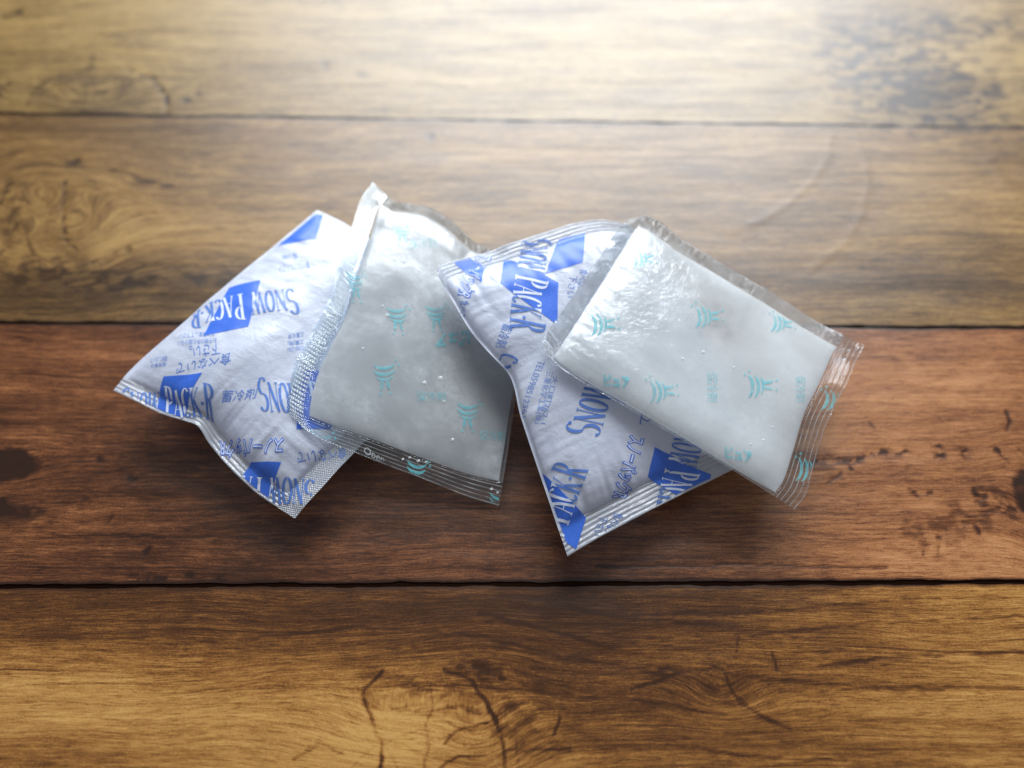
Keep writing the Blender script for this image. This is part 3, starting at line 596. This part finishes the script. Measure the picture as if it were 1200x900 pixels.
BUBBLES = [('B', 0.3062, 0.8279, 1.1), ('B', 0.3427, 0.8422, 0.5), ('B', 0.3128, 0.7286, 1.0), ('B', 0.361, 0.7597, 0.4), ('B', 0.2761, 0.726, 0.35), ('B', 0.4056, 0.7822, 0.4),
 ('B', 0.4096, 0.8137, 0.35), ('B', 0.3032, 0.5091, 0.8), ('B', 0.2685, 0.54, 0.35), ('B', 0.2549, 0.367, 0.5), ('B', 0.5708, 0.3404, 0.7), ('B', 0.6375, 0.3833, 0.8),
 ('B', 0.6803, 0.3057, 0.5), ('B', 0.753, 0.1808, 0.6), ('B', 0.5383, 0.0515, 0.5), ('B', 0.5734, 0.0687, 0.5), ('B', 0.6133, 0.0677, 0.6), ('B', 0.6493, 0.0752, 0.4),
 ('B', 0.9832, 0.0463, 0.5), ('B', 0.9547, 0.0531, 0.5), ('D', 0.4477, 0.3521, 0.5), ('D', 0.5014, 0.4411, 0.6), ('D', 0.6202, 0.454, 0.4), ('D', 0.2719, 0.5706, 0.4),
 ('D', 0.8142, 0.2869, 0.35), ('D', 0.7647, 0.1467, 0.35), ('D', 0.7999, 0.2019, 0.3), ('C', 0.4325, 0.0804, 0.5), ('C', 0.5796, 0.1596, 0.3),
 ('A', 0.3681, 0.3265, 0.4)]
Q = {}
Q['D'] = pouch(PACKS['D']); Q['C'] = pouch(PACKS['C'], under_map(Q['D'])); Q['B'] = pouch(PACKS['B'], under_map(Q['C'], Q['D'])); Q['A'] = pouch(PACKS['A'], under_map(Q['B'], Q['C']))

def pouch_parts(key, root, mats):
    q = Q[key]; nv, nu = q['U'].shape; P = q['P']
    mid = lambda a: 0.25 * (a[:-1, :-1] + a[1:, :-1] + a[:-1, 1:] + a[1:, 1:])
    dm = [mid(d) for d in q['d']]
    zone = np.full((nv - 1, nu - 1), -1)
    for k in (3, 2, 1, 0):
        if P['seal'][k] >= 2.4: zone[dm[k] < 0] = k
    V = np.concatenate([q['top'].reshape(-1, 3), q['bot'].reshape(-1, 3)]); n = nv * nu
    fx = np.r_[q['X'].ravel(), q['X'].ravel()]; fy = np.r_[q['Y'].ravel(), q['Y'].ravel()]
    names = {-1: 'film_body', 0: 'end_seal', 1: 'end_seal', 2: 'side_seal', 3: 'side_seal'}
    for z in (-1, 0, 1, 2, 3):
        m = zone == z
        if not m.any(): continue
        f = np.concatenate([grid_faces(nv, nu, m), grid_faces(nv, nu, m, True) + n])
        at = dict(fx=fx, fy=fy)
        if z >= 0:
            ac = (q['X'], q['Lu'] - q['X'], q['Y'], q['Lv'] - q['Y'])[z]; le = (q['Y'], q['Y'], q['X'], q['X'])[z]
            at['across'] = np.r_[ac.ravel(), ac.ravel()]; at['lengthwise'] = np.r_[le.ravel(), le.ravel()]
        v, f, at = compress(V, f, at)
        mesh_obj(names[z], v, f, mats[z], root, attrs=at)

def gel_part(key, root, mat, patches):
    q = Q[key]; nv, nu = q['U'].shape
    inner = np.minimum.reduce(q['d']) > 0.35
    t = q['top'] - q['nrm'] * 0.22; b = q['bot'] + np.array([0, 0, 0.22])
    thin = (t - b)[..., 2] < 0.06; midp = 0.5 * (t + b)
    t = np.where(thin[..., None], midp + [0, 0, .03], t); b = np.where(thin[..., None], midp - [0, 0, .03], b)
    m = inner[:-1, :-1] & inner[1:, :-1] & inner[:-1, 1:] & inner[1:, 1:]
    V = np.concatenate([t.reshape(-1, 3), b.reshape(-1, 3)]); n = nv * nu
    f = np.concatenate([grid_faces(nv, nu, m), grid_faces(nv, nu, m, True) + n])
    at = dict(fx=np.r_[q['X'].ravel(), q['X'].ravel()], fy=np.r_[q['Y'].ravel(), q['Y'].ravel()])
    pt = sum(a * np.exp(-((q['U'] - u) / ru) ** 2 - ((q['V'] - v_) / rv) ** 2) for u, v_, ru, rv, a in patches) * (0.8 + 0.5 * fbm(q['X'] / 6, q['Y'] / 6, 5, 3))
    at['patch'] = np.r_[pt.ravel(), pt.ravel()]
    v, f, at = compress(V, f, at)
    return mesh_obj('gel', v, f, mat, root, attrs=at)

# ------------------------------------------------------------------ printing
THICK, THIN = 0.085, 0.028
def stroke(pts, w=None):
    """strip of quads along pts; width from the pen (upright strokes thick, level ones thin) unless given"""
    p = np.array(pts, float); n = len(p); tg = np.gradient(p, axis=0); tg /= np.linalg.norm(tg, axis=1, keepdims=True) + 1e-9
    ww = (THIN + (THICK - THIN) * np.abs(tg[:, 1]) ** 2.2) if w is None else np.broadcast_to(np.asarray(w, float), (n,))
    nn = np.stack([-tg[:, 1], tg[:, 0]], 1) * ww[:, None] / 2
    return [[tuple(p[i] - nn[i]), tuple(p[i + 1] - nn[i + 1]), tuple(p[i + 1] + nn[i + 1]), tuple(p[i] + nn[i])] for i in range(n - 1)]
def arc(cx, cy, rx, ry, a0, a1, n=14): return [(cx + rx * math.cos(math.radians(a0 + (a1 - a0) * i / n)), cy + ry * math.sin(math.radians(a0 + (a1 - a0) * i / n))) for i in range(n + 1)]
def serif(x, y, w=.13): return stroke([(x - w / 2, y), (x + w / 2, y)], THIN * 1.15)
def glyph(ch):
    T, t = THICK, THIN
    if ch == 'S':
        s = arc(.15, .745, .115, .235, 35, 270, 16)[:-1] + arc(.15, .27, .125, .245, 90, -145, 16)
        return stroke(s), .32
    if ch == 'N': return [*stroke([(.05, .02), (.05, .98)], t), *stroke([(.05, .97), (.29, .03)], T), *stroke([(.29, .0), (.29, .98)], t), *serif(.05, .015, .10), *serif(.04, .985, .10), *serif(.29, .985, .10)], .35
    if ch == 'O': return stroke(arc(.165, .5, .125, .49, 90, 450, 28)), .34
    if ch == 'W': return [*stroke([(.04, .98), (.14, .02)], T), *stroke([(.14, .02), (.235, .97)], t), *stroke([(.225, .97), (.325, .02)], T), *stroke([(.325, .02), (.42, .98)], t), *serif(.04, .985, .11), *serif(.225, .985, .09), *serif(.42, .985, .10)], .47
    if ch == 'P': return [*stroke([(.08, .02), (.08, .98)], T), *stroke([(.08, .97)] + arc(.13, .735, .13, .235, 90, -90, 14) + [(.08, .50)]), *serif(.08, .015, .17), *serif(.05, .985, .10)], .31
    if ch == 'A': return [*stroke([(.03, .02), (.16, .98)], t), *stroke([(.15, .98), (.29, .02)], T), *stroke([(.08, .34), (.23, .34)], t), *serif(.03, .015, .10), *serif(.29, .015, .12)], .34
    if ch == 'C': return stroke(arc(.17, .5, .13, .49, 48, 312, 24)), .32
    if ch == 'K': return [*stroke([(.07, .02), (.07, .98)], T), *stroke([(.09, .45), (.28, .98)], t), *stroke([(.13, .56), (.30, .02)], T), *serif(.07, .015, .15), *serif(.07, .985, .15), *serif(.28, .985, .10), *serif(.30, .015, .12)], .35
    if ch == 'R': return [*stroke([(.08, .02), (.08, .98)], T), *stroke([(.08, .97)] + arc(.13, .745, .13, .225, 90, -90, 14) + [(.08, .52)]), *stroke([(.15, .52), (.30, .02)], T), *serif(.08, .015, .17), *serif(.05, .985, .10), *serif(.31, .015, .10)], .35
    if ch == '.': return stroke([(.06, .40), (.06, .50)], .09), .12
    return [], .20
def logo_polys():
    out = []; x = 0
    for i, ch in enumerate('SNOW PACK.R'):
        p, w = glyph(ch); s = 1.0 if ch in 'SPR' else 0.86
        out += [[(x + a * (0.5 + 0.5 * s), b * s) for a, b in q] for q in p]; x += w * (0.5 + 0.5 * s)
    return [[(a / x, b) for a, b in q] for q in out]
LOGO = logo_polys()
PANEL = [(0.30, -0.45), (0.60, -0.42), (0.88, 1.36), (0.47, 1.30)]

def emblem_polys():
    o = []
    o += stroke(arc(.45, 1.02, .42, .28, 205, 335, 10), [.03, .06, .09, .11, .12, .12, .12, .11, .09, .06, .03])
    o += stroke(arc(.45, .82, .42, .28, 205, 335, 10), [.03, .06, .09, .11, .12, .12, .12, .11, .09, .06, .03])
    o += stroke(arc(.47, .62, .36, .24, 215, 325, 10), [.03, .05, .07, .08, .09, .09, .09, .08, .07, .05, .03])
    o += stroke([(.36, .34), (.37, .22), (.33, .06)], [.10, .11, .06]); o += stroke([(.56, .34), (.57, .22), (.62, .06)], [.10, .11, .06])
    for cx, cy in ((.86, 1.0), (.98, .86), (.30, -.06), (.66, -.06)): o.append(arc(cx, cy, .045, .045, 0, 360, 10)[:-1])
    return [[(a, 1 - b) for a, b in q] for q in o]
EMBLEM = emblem_polys()

def text_mesh(body, offset=0.0):
    """filled outlines of the built-in font, as 2-D points in a 1 x 1 box, and faces"""
    c = bpy.data.curves.new('lettering', 'FONT'); c.body = body; c.offset = offset; c.resolution_u = 3
    o = bpy.data.objects.new('lettering', c); COL.objects.link(o)
    dg = bpy.context.evaluated_depsgraph_get(); ev = o.evaluated_get(dg); me = ev.to_mesh()
    v = np.array([x.co[:2] for x in me.vertices], float).reshape(-1, 2); f = [tuple(p.vertices) for p in me.polygons]
    ev.to_mesh_clear(); bpy.data.objects.remove(o); bpy.data.curves.remove(c)
    return v, f
TEXT = {}
def text_box(body, offset=0.0):
    k = (body, offset)
    if k not in TEXT:
        v, f = text_mesh(body, offset)
        b = text_mesh(body)[0] if offset else v
        lo, hi = b.min(0), b.max(0); TEXT[k] = ((v - lo) / (hi - lo), f)
    return TEXT[k]

def polys_to(polys):
    v = []; f = []; pid = []
    for i, q in enumerate(polys):
        f.append(tuple(range(len(v), len(v) + len(q)))); v += list(q); pid += [i] * len(q)
    return np.array(v, float), f

def lay(name, key, root, v, f, O, X, Y, mats, lift, panel=None, cut=1.0, stagger=0.0):
    """cut flat artwork on a fine net, lay it on the pouch's skin; faces in the panel take the second material"""
    q = Q[key]
    O, X, Y = map(np.array, (O, X, Y))
    bm = bmesh.new()
    uvp = O + v[:, :1] * X + v[:, 1:2] * Y
    p = uvp * [q['Lu'], q['Lv']]
    bv = [bm.verts.new((a, b, 0)) for a, b in p]
    for i, fc in enumerate(f):
        try: bm.faces.new([bv[j] for j in fc])
        except ValueError: pass
    def bisect(co, no):
        g = bm.verts[:] + bm.edges[:] + bm.faces[:]
        bmesh.ops.bisect_plane(bm, geom=g, dist=1e-5, plane_co=co, plane_no=no)
    lo, hi = p.min(0), p.max(0)
    for a in (0, 1):
        k0, k1 = math.ceil(lo[a] / cut), math.floor(hi[a] / cut)
        for k in range(k0, k1 + 1):
            co = [0, 0, 0]; no = [0, 0, 0]; co[a] = k * cut; no[a] = 1; bisect(co, no)
    pp = None
    if panel:
        pp = (O + np.array(panel)[:, :1] * X + np.array(panel)[:, 1:2] * Y) * [q['Lu'], q['Lv']]
        for i in range(len(pp)):
            a, b = pp[i], pp[(i + 1) % len(pp)]; d = b - a; bisect((a[0], a[1], 0), (d[1], -d[0], 0))
    bmesh.ops.triangulate(bm, faces=bm.faces[:])
    bm.verts.ensure_lookup_table()
    V = np.array([w.co[:2] for w in bm.verts]) / [q['Lu'], q['Lv']] if len(bm.verts) else np.zeros((0, 2))
    F = np.array([[w.index for w in fc.verts] for fc in bm.faces], int).reshape(-1, 3)
    bm.free()
    eps = 0.006
    ok = ((V > eps) & (V < 1 - eps)).all(1)
    F = F[ok[F].all(1)]
    if len(F) == 0: return []
    cen = V[F].mean(1) * [q['Lu'], q['Lv']]
    inside = np.zeros(len(F), bool)
    if panel:
        inside[:] = True; sg = np.sign(np.cross(pp[1] - pp[0], pp[2] - pp[1]))
        for i in range(len(pp)):
            a, b = pp[i], pp[(i + 1) % len(pp)]; inside &= sg * ((b[0] - a[0]) * (cen[:, 1] - a[1]) - (b[1] - a[1]) * (cen[:, 0] - a[0])) >= 0
    # orientation upwards
    A = V[F]; cr = np.cross(A[:, 1] - A[:, 0], A[:, 2] - A[:, 0]); F[cr < 0] = F[cr < 0][:, ::-1]
    lf = lift + stagger * (np.arange(len(V)) % 7) / 7.0
    P3 = on_pouch(q, V, lf)
    out = []
    for sel, m in ((~inside, mats[0]), (inside, mats[-1])):
        if sel.any():
            vv, ff, _ = compress(P3, F[sel], {})
            out.append(mesh_obj(name, vv, ff, m, root))
    return out

def print_on(key, root):
    for pk, kind, O, X, Y in PRINT:
        if pk != key: continue
        if kind == 'panel':
            v, f = polys_to([PANEL]); lay('logo_panel', key, root, v, f, O, X, Y, [M_BLUE], 0.12)
        elif kind == 'logo':
            v, f = polys_to([PANEL]); pn = lay('logo_panel', key, root, v, f, O, X, Y, [M_BLUE], 0.12)
            v, f = polys_to(LOGO); lay('logo_lettering', key, pn[0] if pn else root, v, f, O, X, Y, [M_NAVY, M_KNOCK], 0.19, PANEL, 1.0, 0.012)
        elif kind == 'emblem':
            v, f = polys_to(EMBLEM); lay('emblem', key, root, v, f, O, X, Y, [M_TEAL], 0.06, stagger=0.01)
        else:
            k, body = kind.split(':')
            if k == 'text':
                v, f = text_box(body); lay('caption', key, root, v, f, O, X, Y, [M_TEAL if key in 'BD' else M_SOFT if len(body) > 5 else M_NAVY], 0.09)
            elif k == 'white':
                v, f = text_box(body); lay('embossed_word', key, root, v, f, O, X, Y, [M_EMBOSS], 0.09)
            else:
                back = M_BLUE if key in 'AC' else M_TEAL
                v, f = text_box(body, 0.06); oc = lay('outlined_caption', key, root, v, f, O, X, Y, [back], 0.11)
                if k == 'outline':
                    v, f = text_box(body); lay('caption_fill', key, oc[0] if oc else root, v, f, O, X, Y, [M_KNOCK], 0.17)

LABELS = dict(
 A='white blue-printed ice pack lying leftmost, half under the grey clear pouch',
 B='grey frosted clear gel pouch with meshed seal, between the two white packs',
 C='white blue-printed ice pack in the middle, its corner pointing nearest the viewer',
 D='whitish clear gel pouch on top at the right, with wavy clear end seal')
ROOT = {}
for key, nm in (('A', 'ice_pack'), ('B', 'gel_pouch'), ('C', 'ice_pack'), ('D', 'gel_pouch')):
    r = empty(nm); ROOT[key] = r
    r['label'] = LABELS[key]; r['category'] = 'ice pack'; r['group'] = 'ice packs piled on the planks'
pouch_parts('A', ROOT['A'], {-1: M_WHITE, 0: M_WSEAL, 1: M_WMESH, 2: M_WSEAL, 3: M_WSEAL})
pouch_parts('C', ROOT['C'], {-1: M_WHITE, 0: M_WSEAL, 1: M_WSEAL, 2: M_WSEAL, 3: M_WSEAL})
pouch_parts('B', ROOT['B'], {-1: M_FILM, 0: M_CMESH, 1: M_CRIB, 2: M_CRIB2, 3: M_CRINKLE})
pouch_parts('D', ROOT['D'], {-1: M_FILM2, 0: M_CRINKLE, 1: M_CRIB, 2: M_CRIB, 3: M_CRINKLE})
gel_part('B', ROOT['B'], M_GELB, [(.9, .05, .3, .2, .5), (.75, .5, .2, .3, .25)]); gel_part('D', ROOT['D'], M_GELD, [(.49, .63, .13, .16, .9), (.3, .8, .12, .1, .5), (.25, .45, .08, .1, .35)])
for key in 'ABCD': print_on(key, ROOT[key])

# air bubbles under the film
def bubble_mesh():
    v = []; f = []; n = 10
    for j, (r, z) in enumerate(((1, 0), (.92, .22), (.62, .42), (.25, .5))):
        v += [(r * math.cos(2 * math.pi * i / n), r * math.sin(2 * math.pi * i / n), z) for i in range(n)]
    for j in range(3): f += [(j * n + i, j * n + (i + 1) % n, (j + 1) * n + (i + 1) % n, (j + 1) * n + i) for i in range(n)]
    f.append(tuple(range(3 * n, 4 * n)))
    return v, f
bv_, bf_ = bubble_mesh(); first = None
for key, u, v, r in BUBBLES:
    p = on_pouch(Q[key], np.array([[u, v]]), -0.05)[0] * MM
    if first is None:
        first = mesh_obj('bubble', bv_, bf_, M_BUB, ROOT[key]); o = first
    else:
        o = first.copy(); COL.objects.link(o); o.parent = ROOT[key]
    o.location = p; o.scale = (r, r * .85, r * .25)
